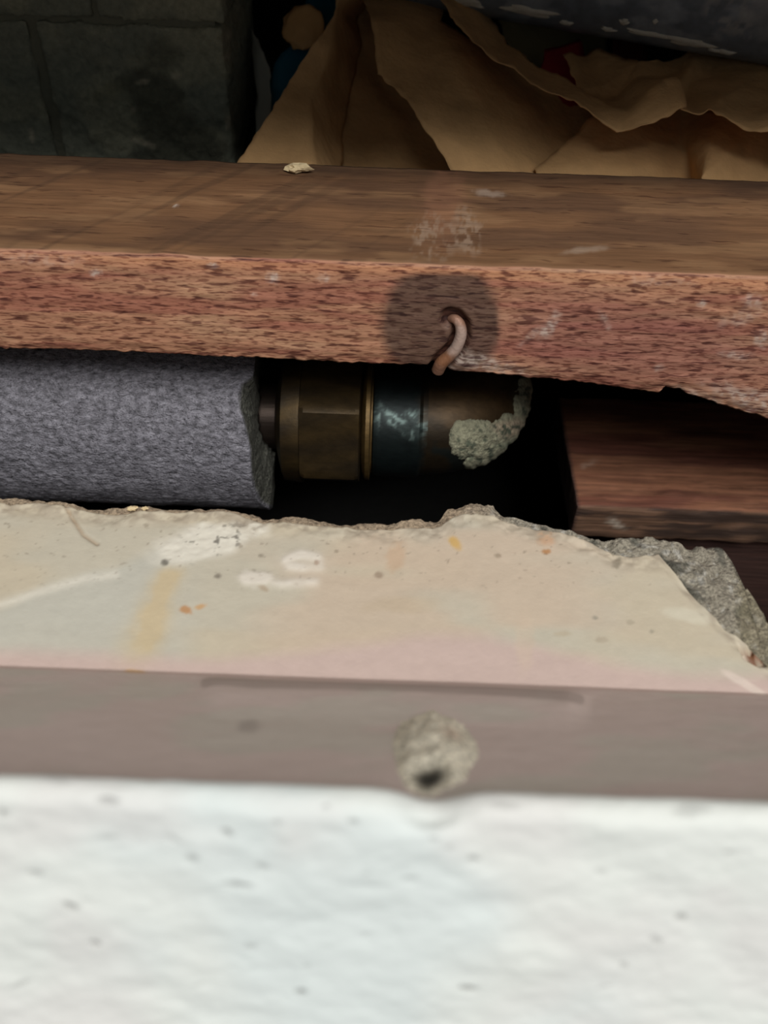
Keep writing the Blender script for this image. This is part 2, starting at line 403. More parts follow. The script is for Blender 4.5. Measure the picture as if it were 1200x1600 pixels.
def build_mortar():
    n = len(XS)
    ymx = ym(XS) + 1.4 * (fbm(XS / 2.0, XS * 0 + 3, 15, 4) - 0.5)
    yedge = ye(XS)
    T = np.linspace(0, 1, 46); D = np.linspace(0, 1, 26)[1:]
    y0 = np.minimum(yedge, ymx) - 4
    py = y0[:, None] + (ymx - y0)[:, None] * T[None]
    ext = np.clip(ymx - yedge, 0, 100)
    beyond = np.clip(py - yedge[:, None], 0, None)
    pz = ZC - 1.7 - 0.04 * beyond
    bump = (fbm(XS[:, None] / 3.2 + 0 * py, py / 3.2, 25, 4) - 0.5)
    pz = pz + sstep(0.3, 3, beyond) * (3.4 * bump) + sstep(0.0, 1.0, beyond) * 0.9
    dy = ymx[:, None] + 2.2 * (fbm(XS[:, None] / 4 + 0 * D[None], D[None] * 12 + 0 * XS[:, None], 35, 4) - 0.5) - 1.0 * D[None]
    dz = pz[:, -1:] + (-200 - pz[:, -1:]) * D[None] ** 1.6
    Yp = np.concatenate([np.full((n, 1), YC), py, dy, np.full((n, 1), YC)], 1)
    Zp = np.concatenate([np.full((n, 1), ZC - 1.8), pz, dz, np.full((n, 1), -200)], 1)
    m = Yp.shape[1]
    X = np.repeat(XS[:, None], m, 1)
    P = np.stack([X, Yp, Zp], -1)
    c = np.ones((n, m, 3)) * lin((150, 143, 128))
    c = mix(c, lin((176, 172, 162)), sstep(0.6, 0.7, fbm(X / 1.3, (Yp + Zp) / 1.3, 45, 3)))
    c = mix(c, lin((96, 94, 84)), sstep(0.58, 0.75, fbm(X / 3, (Yp + Zp) / 3, 55, 3)))
    U, V = project(P)
    c = mix(c, lin((158, 140, 118)), sstep(820, 700, U))
    c = mix(c, lin((136, 126, 98)), 0.5 * sstep(1140, 1165, U))
    o = mk('mortar_bed', P, grid_faces(n, m, flip=True), M['mortar'], ledge, colors=c)
    o['label'] = 'grey crumbly sand mortar behind the broken plaster edge'
    return o
fix_normals(build_mortar())
# core of the front wall under the plaster, down to the floor
tag(box('wall_front_core', -HW, HW, YW - 4.0, YC + 6, -270, ZC - 9.2, M['cavity_dark']), kind='structure')
tag(box('wall_front_base', -HW, HW, YC + 6, 104, -270, -200.5, M['cavity_dark']), kind='structure')

# filled old hole in the slope
def build_plug():
    nr, na = 26, 72
    c0 = at_t(676, 1168, 1); 
    # centre on slope plane: points (y,z) with (y-YW+1)/(YC-YW+1) == (z-ZW+2.2)/(ZC-ZW+2.2)
    s0 = np.array([0, YW - 1.0, ZW - 2.2]); s1 = np.array([0, YC, ZC]); tdir = (s1 - s0) / np.linalg.norm(s1 - s0)
    nrm = np.array([0, -tdir[2], tdir[1]])
    if nrm[2] < 0: nrm = -nrm
    def onplane(u, v):
        d = ray(u, v); return d * ((s0 @ nrm) / (d @ nrm))
    V = []; C = []
    for i in range(nr):
        q = i / (nr - 1)
        for j in range(na):
            a = 2 * math.pi * j / na
            rr = 1 + 0.13 * (fbm(np.array(math.cos(a) * 2 + 5), np.array(math.sin(a) * 2 + 5), 3, 3) - 0.5) * 2
            u = 676 + 70 * rr * q * math.cos(a); v = 1174 + 68 * rr * q * math.sin(a)
            p = onplane(u, v)
            h = 1.7 * (1 - q ** 2.5) + 0.8 * (float(fbm(np.array(u / 20), np.array(v / 16), 12, 3)) - 0.5) * (1 - q ** 6)
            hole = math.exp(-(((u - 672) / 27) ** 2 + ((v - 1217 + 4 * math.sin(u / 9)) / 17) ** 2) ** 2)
            h = max(h - 2.0 * hole, 0.32)
            V.append(p + nrm * (h - 0.25 if q < 1 else -0.4))
            cc = lin((236, 227, 206)) * (0.85 + 0.3 * float(fbm(np.array(u / 14), np.array(v / 12), 22, 3)))
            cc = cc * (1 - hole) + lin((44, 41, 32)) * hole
            pk = math.exp(-(((u - 705) / 16) ** 2 + ((v - 1158) / 14) ** 2))
            cc = cc * (1 - .5 * pk) + lin((196, 160, 138)) * .5 * pk
            C.append(cc)
    o = mk('hole_filler', V, grid_faces(nr, na, True), M['mortar'], ledge, colors=np.array(C))
    o['label'] = 'round lump of pale filler with a dark hollow'
    fix_normals(o)
build_plug()

# ------------------------------------------------------------------ setting: the cavity around
tag(box('floor', -HW, HW, 104, 330, -276, -270, M['cavity_dark']), 'dark floor of the wall cavity', kind='structure')
tag(box('wall_rear', -HW, HW, 310, 330, -270, -22, M['cavity_dark']), 'dark masonry at the back of the cavity', kind='structure')
tag(box('wall_left', -HW - 20, -HW, 60, 330, -276, -22, M['cavity_dark']), 'dark side wall of the cavity', kind='structure')
tag(box('wall_right', HW, HW + 20, 60, 330, -276, -22, M['cavity_dark']), 'dark side wall of the cavity', kind='structure')
tag(box('added_shade_slab', -HW - 20, HW + 20, 150, 330, -22, 0, M['render']), 'unseen slab added above the cavity to shade it', kind='structure')  # slab added out of view to keep light off the back of the cavity
tag(box('added_shade_wall', -HW - 20, HW + 20, 150, 200, 0, 420, M['render']), 'unseen rendered wall added above the cavity to block light', kind='structure')  # continues the added slab upwards, out of view, blocking light from behind
tag(box('trim_2', -HW, HW, 176.5, 310, -113, -106.2, M['cavity_dark']), 'dark board under the batten and paper', kind='structure')

# ------------------------------------------------------------------ main batten
YB0, YB1, ZB1, ZB0 = 150.0, 190.0, -84.5, -106.0
BOT = [(-300, 540), (0, 545), (150, 549), (300, 556), (400, 560), (520, 567), (640, 571), (672, 572), (690, 580), (760, 584), (840, 592), (900, 598), (960, 606),
       (1000, 612), (1030, 615), (1040, 607), (1065, 612), (1100, 625), (1140, 638), (1200, 655), (1400, 690)]
NAIL = [(704, 497), (712, 499), (719, 508), (720, 524), (713, 543), (702, 556), (690, 567), (684, 579)]
def build_batten():
    p = np.array([at_y(u, v, YB0) for u, v in BOT])
    n = len(XS)
    zb = np.interp(XS, p[:, 0], p[:, 2]) + 0.5 * (fbm(XS / 1.5, XS * 0, 7, 3) - 0.5)
    zb = np.clip(zb, -130, -100)
    T = np.linspace(0, 1, 84); R = 1.1
    fz = zb[:, None] + (ZB1 - R - zb)[:, None] * T[None]
    fy = np.full_like(fz, YB0)
    ang = np.linspace(0, math.pi / 2, 6)[1:]
    cy = np.repeat((YB0 + R - R * np.cos(ang))[None], n, 0); cz = np.repeat((ZB1 - R + R * np.sin(ang))[None], n, 0)
    ty = np.linspace(YB0 + R, YB1, 70)[1:]
    ty = np.repeat(ty[None], n, 0); tz = np.full_like(ty, ZB1)
    back = [(np.full(n, YB1), np.full(n, ZB0)), (np.full(n, 172.0), np.full(n, ZB0)), (np.full(n, YB0 + 3), np.minimum(zb + 1.5, -104))]
    Y = np.concatenate([fy, cy, ty] + [b[0][:, None] for b in back], 1)
    Z = np.concatenate([fz, cz, tz] + [b[1][:, None] for b in back], 1)
    m = Y.shape[1]
    X = np.repeat(XS[:, None], m, 1)
    P = np.stack([X, Y, Z], -1)
    U, V = project(P)
    idx = np.arange(m)[None] + 0 * X
    front = (idx < 84).astype(float)
    top = ((idx >= 86) & (idx < m - 3)).astype(float)
    edge_w = 0.5 * (fbm(XS / 6, XS * 0, 11, 3) - 0.5)
    # arris unevenness, saw texture on top, groove round the nail, grain relief
    P[..., 2] += (idx > 78) * (idx < m - 3) * edge_w[:, None]
    P[..., 2] += top * (0.25 * (fbm(X / 12, Y / 5, 31, 3) - 0.5))
    gd = seg_dist(U, V, NAIL)
    P[..., 1] += front * 1.7 * (1 - sstep(9, 19, gd))
    P[..., 1] += front * (0.35 * (fbm(X / 6, Z / 1.2, 63, 3) - 0.5))
    P[..., 1] += front * sstep(3, 0, (fz.min() * 0 + Z - zb[:, None])) * 0.8 * (fbm(X / 2, Z / 2, 64, 3))
    # ---- colour
    c = np.ones((n, m, 3)) * lin((180, 131, 103))
    c = mix(c, lin((186, 142, 112)), sstep(0.45, 0.7, fbm(X / 18, Z / 4, 71, 3)))
    c = mix(c, lin((160, 102, 84)), sstep(0.5, 0.75, fbm(X / 22, Z / 2.2, 72, 3)) * 0.8)
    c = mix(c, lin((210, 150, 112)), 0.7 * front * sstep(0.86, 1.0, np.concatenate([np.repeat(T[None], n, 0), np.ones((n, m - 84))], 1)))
    c = mix(c, lin((148, 96, 88)), 0.6 * blob(U, V, 1010, 540, 260, 60, 6, .6, .3, 31))
    tc = np.ones((n, m, 3)) * lin((116, 83, 57))
    tc = mix(tc, lin((98, 70, 50)), sstep(0.42, 0.66, fbm(X / 26, Y / 8, 81, 3)))
    tc = mix(tc, lin((136, 102, 72)), sstep(0.5, 0.7, fbm(X / 14, Y / 3, 82, 3)) * 0.6)
    sk = fbm((X - 0.75 * Y) / 3.2, Y / 60, 83, 2)                                   # slanting saw marks
    tc = mix(tc, lin((80, 58, 42)), sstep(0.62, 0.75, sk) * 0.45 * sstep(20, -30, X))
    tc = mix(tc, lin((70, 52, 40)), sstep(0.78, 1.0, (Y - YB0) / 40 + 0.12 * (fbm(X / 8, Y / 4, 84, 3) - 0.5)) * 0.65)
    tc = mix(tc, lin((150, 104, 80)), 0.35 * blob(U, V, 690, 320, 30, 60, 10, .6, .4, 41))
    tc = mix(tc, lin((150, 126, 106)), 0.65 * np.maximum(blob(U, V, 672, 370, 28, 34, 0, .5, .6, 42), blob(U, V, 728, 362, 26, 30, 10, .5, .6, 43)) * sstep(0.4, 0.6, fbm(U / 6, V / 9, 44, 3)))
    tc = mix(tc, lin((168, 148, 132)), 0.6 * blob(U, V, 768, 302, 22, 5, 8, .5, .6, 45))
    tc = mix(tc, lin((160, 140, 122)), 0.5 * blob(U, V, 910, 392, 30, 4, -6, .6, .7, 46))
    c = np.where((top > 0)[..., None], tc, c)
    # dark damp stain round the nail
    st = np.minimum(blob(U, V, 692, 505, 96, 92, 0, .14, .10, 51), 1) * sstep(786, 774, U) * sstep(420, 434, V)
    stt = np.clip(st, 0, 1)
    c = mix(c, lin((92, 72, 62)), 0.88 * stt * front + 0.75 * stt * (1 - front) * (1 - top))
    wh = lambda u, v, a, b, r, s, k: s * blob(U, V, u, v, a, b, r, .6, .6, k)
    w_ = np.zeros_like(U)
    for k, a in enumerate([(150, 426, 7, 5, 0, 1), (332, 415, 7, 5, 0, 1), (426, 434, 9, 7, 30, .9), (505, 434, 8, 6, 0, .7), (398, 460, 4, 3, 0, .7),
                           (858, 510, 20, 9, -60, .8), (830, 524, 18, 6, -40, .5), (745, 566, 34, 12, 10, .75), (700, 580, 30, 6, 5, .5), (790, 575, 30, 10, 15, .5), (945, 500, 16, 6, 60, .5),
                           (1096, 475, 6, 5, 0, .9), (1030, 440, 40, 8, 5, .35), (1150, 555, 22, 6, 0, .6), (1190, 530, 10, 12, 0, .7), (1180, 625, 60, 16, 20, .75),
                           (1090, 620, 40, 8, 20, .5), (1160, 495, 30, 10, -20, .35), (1030, 575, 8, 5, 0, .5), (1175, 470, 12, 10, 0, .5),
                           (60, 405, 70, 8, 2, .3), (275, 322, 4, 2, 0, .8), (25, 400, 40, 5, 0, .4)]):
        w_ = np.maximum(w_, wh(*a, 60 + k) * (0.35 + 0.65 * sstep(0.4, 0.62, fbm(U / 6, V / 6, 90 + k, 3))))
    c = mix(c, lin((214, 200, 188)), w_ * 0.8)
    c = mix(c, lin((70, 34, 24)), 0.8 * front * (1 - sstep(8, 17, gd)))
    V_ = P.reshape(-1, 3); f = grid_faces(n, m, True)
    f.append(tuple(range(m))); f.append(tuple(range((n - 1) * m, n * m)))
    o = mk('wooden_batten', V_, f, M['beam'], colors=c)
    fix_normals(o)
    o.data.materials.append(M['beam_top'])
    mi = [0] * len(o.data.polygons); ti = top[0]
    for k in range((n - 1) * m):
        if ti[k % m] > 0 or ti[(k + 1) % m] > 0: mi[k] = 1
    o.data.polygons.foreach_set('material_index', mi)
    return tag(o, 'reddish brown wooden batten with dark stain, lying above the insulated pipe', 'batten')
build_batten()

# bent nail
def tube_path(pts, rad, ns=14, sub=8, cap=True):
    P = np.array(pts, float)
    n = len(P); tt = np.linspace(0, n - 1, (n - 1) * sub + 1)
    def cr(i):
        i0 = int(min(math.floor(i), n - 2)); f = i - i0
        p0 = P[max(i0 - 1, 0)]; p1 = P[i0]; p2 = P[i0 + 1]; p3 = P[min(i0 + 2, n - 1)]
        return 0.5 * ((2 * p1) + (-p0 + p2) * f + (2 * p0 - 5 * p1 + 4 * p2 - p3) * f * f + (-p0 + 3 * p1 - 3 * p2 + p3) * f ** 3)
    C = np.array([cr(t) for t in tt])
    R = np.interp(tt, np.arange(n), rad if hasattr(rad, '__len__') else [rad] * n)
    T = np.gradient(C, axis=0); T /= np.linalg.norm(T, axis=1)[:, None]
    ref = np.array([0, 1.0, 0.2]); V = []
    for c, t, r in zip(C, T, R):
        a = np.cross(t, ref); a /= np.linalg.norm(a); b = np.cross(t, a); ref = -np.cross(t, a) * 0 + ref
        for j in range(ns):
            ph = 2 * math.pi * j / ns
            V.append(c + r * (a * math.cos(ph) + b * math.sin(ph)))
    f = grid_faces(len(C), ns, True)
    if cap:
        f.append(tuple(range(ns))); f.append(tuple(range((len(C) - 1) * ns, len(C) * ns)))
    return np.array(V), f
npts = [at_y(u, v, YB0 + dy) for (u, v), dy in zip(NAIL, (2.0, 0.9, 0.35, 0.1, 0.1, 0.2, 0.3, 1.0))]
NV, NF = tube_path(npts, [0.8, 0.95, 1.05, 1.15, 1.2, 1.25, 1.35, 1.3])
NU, NVv = project(NV)
nc = np.ones((len(NV), 3)) * lin((150, 112, 92))
nc = mix(nc, lin((186, 162, 150)), blob(NU, NVv, 714, 535, 16, 26, 20, .5, .4, 3))
nc = mix(nc, lin((140, 96, 68)), blob(NU, NVv, 692, 562, 16, 14, 0, .5, .4, 4))
nail = fix_normals(mk('bent_nail', NV, NF, M['nail'], colors=nc))
tag(nail, 'rusty nail bent over and flattened into the stained batten', 'nail')

# ------------------------------------------------------------------ insulated pipe
KP = 172.0 / 162.0                                      # all pipe radii below are scaled by this
ax = at_y(600, 657, 172.0)
AY, AZ = float(ax[1]), float(ax[2])
CA = math.radians(39.2)                                  # direction to the camera around the pipe axis
def ring_pt(x, r, phi):
    """phi 0 = towards the camera, positive = upwards"""
    r = r * KP
    return np.array([x, AY - r * math.cos(CA + phi), AZ + r * math.sin(CA + phi)])
def x_at(u, v=660):
    return float(at_y(u, v, AY - 8)[0])
def build_foam():
    RO, RI = 21.5, 8.6
    na = 200
    ph = np.linspace(-math.pi, math.pi, na, endpoint=False)
    vis = np.degrees(ph)
    # outer skin edge (pixels) around the visible half: top, bite, lower lip
    xo = np.interp(vis, [-180, -95, -75, -60, -40, -16, -4, 4, 11, 18, 22, 30, 90, 180],
                   [428, 426, 420, 404, 393, 390, 381, 371, 370, 377, 395, 398, 400, 428])
    xi = np.interp(vis, [-180, -95, -75, -60, -40, -16, 0, 18, 30, 90, 180],
                   [428, 428, 427, 421, 409, 401, 398, 401, 402, 404, 428])
    def x_for(u, r, p):
        x = -30.0
        for _ in range(4):
            uu, _v = project(ring_pt(x, r, p)); x += (u - uu) / 7.0
        return x
    XO = np.array([x_for(u, RO, p) for u, p in zip(xo, ph)]) + 0.5 * (fbm(ph * 6 + 20, ph * 0, 3, 3) - 0.5)
    XI = np.maximum(np.array([x_for(u, 14.0, p) for u, p in zip(xi, ph)]), XO - 0.4)
    V = []; C = []
    xs = np.concatenate([np.linspace(-HW, -110, 10, endpoint=False), np.arange(-110, -40, 0.6)])
    rows = 0
    base = lin((134, 132, 140)); cut = lin((92, 92, 84))
    for x in np.concatenate([xs, [None] * 14]):
        pass
    tail = 16
    for i in range(len(xs) + tail):
        for k in range(na):
            if i < len(xs): x = xs[i]
            else:
                q = (i - len(xs)) / (tail - 1); x = xs[-1] + (XO[k] - xs[-1]) * (0.06 + 0.94 * q)
            r = RO + 0.35 * (mnoise.noise(Vector((x * 0.12, math.cos(ph[k]) * 3, math.sin(ph[k]) * 3)))) + 0.22 * mnoise.noise(Vector((x * 0.9, math.cos(ph[k]) * 22, math.sin(ph[k]) * 22)))
            V.append(ring_pt(x, r, ph[k])); C.append(base)
        rows += 1
    for s in (0.12, 0.35, 0.6, 0.85, 1.0):                # cut end, then the bore
        for k in range(na):
            rr = RO + (RI - RO) * s
            mid = min(1, s * 2.2)
            x = XO[k] + (XI[k] - XO[k]) * mid + 0.5 * mnoise.noise(Vector((rr * .5, math.cos(ph[k]) * 8, math.sin(ph[k]) * 8)))
            V.append(ring_pt(x, rr - (0.0 if s > .2 else -0.5), ph[k])); C.append(cut)
        rows += 1
    for k in range(na):
        V.append(ring_pt(-HW, RI, ph[k])); C.append(cut)
    rows += 1
    o = mk('pipe_insulation', np.array(V), grid_faces(rows, na, True), M['foam'], colors=np.array(C))
    fix_normals(o)
    return tag(o, 'dark grey foam pipe sleeve with a ragged cut end', 'insulation')
build_foam()
def revolve(name, prof, mat_, parent=None, na=72, colf=None, sharp=35):
    """prof: list of (x, r) along the pipe axis"""
    V = []; C = []
    for x, r in prof:
        for k in range(na):
            p = ring_pt(x, r, 2 * math.pi * k / na); V.append(p)
            C.append(colf(p, x, r, 2 * math.pi * k / na) if colf else (0.3, 0.2, 0.1))
    f = grid_faces(len(prof), na, True)
    f.append(tuple(range(na))); f.append(tuple(range((len(prof) - 1) * na, len(prof) * na)))
    o = mk(name, np.array(V), f, mat_, parent, colors=np.array(C))
    fix_normals(o); autosmooth(o, sharp)
    return o
tag(revolve('copper_pipe', [(-HW, 7.5), (x_at(455), 7.5)], M['copper']), 'dull copper pipe end between foam sleeve and brass nut', 'pipe')

fit = empty('brass_elbow', (x_at(600), AY, AZ - 16))
tag(fit, 'tarnished brass compression elbow with green crust on its bend', 'pipe fitting')
BR = lin((74, 58, 32)); BRD = lin((46, 37, 25)); TEAL = lin((26, 34, 34)); VERD = lin((112, 130, 126))
def brasscol(p, x, r, a):
    n_ = mnoise.noise(Vector(p) * 0.25)
    return BRD + (BR - BRD) * (0.5 + n_)
X_ = {u: x_at(u) for u in (438, 442, 466, 470, 562, 568, 572, 578, 582, 590, 600, 655, 664, 760, 840)}
revolve('collar', [(X_[438] - 1.5, 8.0), (X_[438], 13.2), (X_[442], 14.6), (X_[466], 15.0), (X_[470], 15.0)], M['brass'], fit, colf=brasscol)
def hexnut():
    # six flats with chamfered ends; an arris faces the camera slightly upwards
    R = 16.4; V = []; C = []
    xs = [(X_[470] - 0.6, 13.0), (X_[470] + 0.1, 15.6), (X_[470] + 1.1, 99), (X_[562] - 0.9, 99), (X_[562], 15.8), (X_[562] + 0.3, 13.0)]
    na = 96
    for x, rc in xs:
        for k in range(na):
            a = 2 * math.pi * k / na
            loc = (a - math.radians(5)) % (math.pi / 3) - math.pi / 6
            r = min(R * math.cos(math.pi / 6) / math.cos(loc), rc, R - 0.18)
            p = ring_pt(x, r, a); V.append(p); C.append(brasscol(p, x, r, a))
    f = grid_faces(len(xs), na, True); f.append(tuple(range(na))); f.append(tuple(range((len(xs) - 1) * na, len(xs) * na)))
    o = mk('hex_nut', np.array(V), f, M['brass'], fit, colors=np.array(C)); fix_normals(o); autosmooth(o, 20)
hexnut()
revolve('sealing_ring', [(X_[562] + .3, 11.0), (X_[568], 13.0), (X_[572], 13.9), (X_[578], 13.9), (X_[578] + .3, 12.2), (X_[582], 12.2)], M['brass'], fit, colf=lambda p, x, r, a: BR * 2.0)
def bodycol(p, x, r, a):
    u, v = project(np.array(p)); U = np.array([u]); Vv = np.array([v])
    c = np.array([TEAL])
    c = mix(c, BRD, sstep(650, 668, U + 16 * (fbm(U / 12, Vv / 12, 3, 2) - 0.5)))
    m1 = np.maximum(blob(U, Vv, 622, 660, 34, 9, 35, .5, .8, 5), blob(U, Vv, 588, 650, 5, 24, 0, .5, .4, 6))
    m1 = np.maximum(m1, 0.7 * blob(U, Vv, 655, 668, 14, 20, 0, .5, .8, 7))
    m1 = np.maximum(m1, 0.8 * blob(U, Vv, 640, 648, 8, 6, 0, .5, .8, 8))
    return mix(c, VERD, m1 * (0.15 + 0.75 * sstep(0.42, 0.6, fbm(U / 7, Vv / 7, 15, 3))))[0]
bp = [(X_[582], 10.5), (X_[582] + .3, 12.6)] + [(x, 12.9) for x in np.linspace(X_[590], X_[655], 24)] + [(X_[655] + 0.8, 12.3), (X_[664] + .6, 12.3)]
revolve('body', bp, M['brass'], fit, na=180, colf=bodycol)
# bend: runs along x then turns away (+y); rb bend radius
xb0 = X_[664] + 0.2
RB, RT = 13.0 * KP, 12.1 * KP
XBC = x_at(836) - RT - RB + 1.2                           # start of the curve so that the outside lands at the traced outline
def bend_frame(s):
    """s mm along the centre line"""
    L1 = max(XBC - xb0, 0.1); L2 = RB * math.pi / 2
    if s < L1: return np.array([xb0 + s, AY, AZ]), np.array([1.0, 0, 0])
    if s < L1 + L2:
        a = (s - L1) / RB
        return np.array([XBC + RB * math.sin(a), AY + RB * (1 - math.cos(a)), AZ]), np.array([math.cos(a), math.sin(a), 0])
    return np.array([XBC + RB, AY + RB + (s - L1 - L2), AZ]), np.array([0, 1.0, 0])
LB = max(XBC - xb0, 0.1) + RB * math.pi / 2
def bend_pt(s, a, r):
    c, t = bend_frame(s)
    nx = np.array([t[1], -t[0], 0])                       # outward of the bend
    return c + r * (nx * math.cos(a) + np.array([0, 0, 1.0]) * math.sin(a))
def build_bend():
    ss = np.concatenate([np.linspace(0, LB + 8, 90), [310 - AY - RB + LB - 0.5]]); na = 120
    P = np.array([[bend_pt(s, 2 * math.pi * k / na, RT) for k in range(na)] for s in ss])
    U, V = project(P)
    c = np.ones(P.shape) * BRD
    c = mix(c, lin((100, 78, 52)), 0.7 * blob(U, V, 745, 625, 70, 40, 0, .6, .4, 3))
    c = mix(c, TEAL, 0.8 * sstep(0.5, 0.62, fbm(U / 40, V / 30, 9, 3)) * sstep(660, 700, V))
    c = mix(c, lin((120, 128, 108)), 0.8 * sstep(0.42, 0.6, fbm(U / 14, V / 14, 19, 3)) * sstep(795, 825, U))
    f = grid_faces(len(ss), na, True); f.append(tuple(range(na))); f.append(tuple(range((len(ss) - 1) * na, len(ss) * na)))
    o = mk('bend', P, f, M['brass'], fit, colors=c); fix_normals(o)
    # crust: a rough scab grown over part of the bend
    ss = np.linspace(-1, LB + 6, 170); na = 260
    P0 = np.array([[bend_pt(s, 2 * math.pi * k / na, RT) for k in range(na)] for s in ss])
    NN = np.array([[bend_pt(s, 2 * math.pi * k / na, RT + 1) for k in range(na)] for s in ss]) - P0
    U, V = project(P0)
    face = (NN * (-P0)).sum(-1) > -60
    mk_ = np.maximum(blob(U, V, 755, 690, 46, 27, 8, .3, .35, 21), blob(U, V, 800, 690, 36, 32, -40, .3, .4, 22))
    mk_ = np.maximum(mk_, blob(U, V, 822, 640, 15, 60, 8, .3, .5, 23))
    mk_ = np.maximum(mk_, blob(U, V, 770, 722, 36, 14, -8, .3, .4, 24))
    mk_ = mk_ * face
    h = 0.1 + 1.1 * np.clip(mk_, 0, 1) ** 0.7 * (0.2 + fbm(U / 9, V / 9, 31, 4)) - 0.8 * (mk_ < 0.02)
    P = P0 + NN * h[..., None]
    keep = mk_ > 0.03
    c = np.ones(P.shape) * lin((148, 146, 122))
    c = mix(c, lin((112, 128, 108)), sstep(0.45, 0.6, fbm(U / 22, V / 22, 41, 3)) * sstep(690, 720, V + (U - 760) * .4))
    c = mix(c, lin((170, 150, 128)), 0.7 * blob(U, V, 795, 668, 26, 12, -10, .5, .5, 42))
    c = mix(c, lin((84, 90, 74)), sstep(0.6, 0.7, fbm(U / 7, V / 7, 43, 3)))
    idx = -np.ones(keep.shape, int); fcs = []
    for i in range(len(ss) - 1):
        for k in range(na):
            k2 = (k + 1) % na
            if keep[i, k] or keep[i + 1, k] or keep[i, k2] or keep[i + 1, k2]:
                fcs.append(((i, k), (i, k2), (i + 1, k2), (i + 1, k)))
    vs = []; cs = []
    for q in fcs:
        for (i, k) in q:
            if idx[i, k] < 0:
                idx[i, k] = len(vs); vs.append(P[i, k]); cs.append(c[i, k])
    if vs:
        cr = mk('verdigris_crust', vs, [[idx[i, k] for i, k in q] for q in fcs], M['crust'], fit, colors=np.array(cs))
        fix_normals(cr); cr['label'] = 'pale green crumbly corrosion crust'
build_bend()

# ------------------------------------------------------------------ lower packer wood and the dark board under it
def rough_box(name, x0, x1, y0, y1, z0, z1, mat_, colf, cuts=(60, 24, 12), amp=0.3, freq=0.2, rnd=0.6, parent=None, seed=0.0):
    """box built from six grids with slightly rounded, uneven edges"""
    V = []; C = []; F_ = []
    def add(n, m, fn):
        b = len(V)
        for i in range(n):
            for j in range(m):
                V.append(fn(i / (n - 1), j / (m - 1)))
        F_.extend(grid_faces(n, m, base=b))
    nx, ny, nz = cuts
    L = lambda a, b, t: a + (b - a) * t
    add(nx, ny, lambda s, t: [L(x0, x1, s), L(y0, y1, t), z1]); add(nx, ny, lambda s, t: [L(x0, x1, s), L(y0, y1, t), z0])
    add(nx, nz, lambda s, t: [L(x0, x1, s), y0, L(z0, z1, t)]); add(nx, nz, lambda s, t: [L(x0, x1, s), y1, L(z0, z1, t)])
    add(ny, nz, lambda s, t: [x0, L(y0, y1, s), L(z0, z1, t)]); add(ny, nz, lambda s, t: [x1, L(y0, y1, s), L(z0, z1, t)])
    V = np.array(V, float)
    # round the edges: pull to an inner box then push out by radius
    inn = np.stack([np.clip(V[:, 0], x0 + rnd, x1 - rnd), np.clip(V[:, 1], y0 + rnd, y1 - rnd), np.clip(V[:, 2], z0 + rnd, z1 - rnd)], -1)
    d = V - inn; ln = np.linalg.norm(d, axis=1)[:, None]; d = d / np.maximum(ln, 1e-6)
    W = inn + d * rnd
    for i in range(len(W)):
        q = Vector(W[i]) * freq + Vector((seed, seed * 2, 0))
        W[i] += d[i] * amp * (mnoise.noise(q) + 0.5 * mnoise.noise(q * 2.7) + 0.3 * mnoise.noise(q * 6.1))
    o = mk(name, W, F_, mat_, parent, colors=colf(W))
    bm = bmesh.new(); bm.from_mesh(o.data); bmesh.ops.remove_doubles(bm, verts=bm.verts, dist=2e-6)
    bmesh.ops.recalc_face_normals(bm, faces=bm.faces); bm.to_mesh(o.data); bm.free()
    autosmooth(o, 50)
    return o
pt = at_y(898, 792, 165.0); pb = at_y(890, 838, 165.0)
PX0, PZ1, PZ0 = float(pb[0]), float(pt[2]), float(pb[2])
def packcol(W):
    U, V = project(W)
    c = np.ones(W.shape) * lin((142, 96, 72))
    c = mix(c, lin((108, 66, 52)), sstep(0.45, 0.65, fbm(W[:, 0] / 30, W[:, 1] / 4, 5, 3)))
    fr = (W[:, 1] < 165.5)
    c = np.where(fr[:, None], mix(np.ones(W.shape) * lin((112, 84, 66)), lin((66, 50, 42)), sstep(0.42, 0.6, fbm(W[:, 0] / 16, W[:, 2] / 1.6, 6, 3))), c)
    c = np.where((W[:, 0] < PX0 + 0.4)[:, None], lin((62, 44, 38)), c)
    c = mix(c, lin((190, 176, 160)), blob(U, V, 962, 818, 12, 5, 30, .5, .8, 3) * 0.8)
    c = mix(c, lin((180, 150, 130)), 0.5 * blob(U, V, 920, 725, 12, 4, -20, .5, .8, 4))
    return c
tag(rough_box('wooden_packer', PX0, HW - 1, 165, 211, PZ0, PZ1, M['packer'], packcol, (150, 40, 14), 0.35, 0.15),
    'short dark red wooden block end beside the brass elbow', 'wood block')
tag(rough_box('timber_plank', PX0 + 16, HW - 1, 168.5, 205, -269.9, PZ0 - 0.4, M['dark_wood'], lambda W: np.ones(W.shape) * .1, (60, 14, 40), 0.3, 0.15),
    'dark brown upright timber under the red wooden block', 'timber')

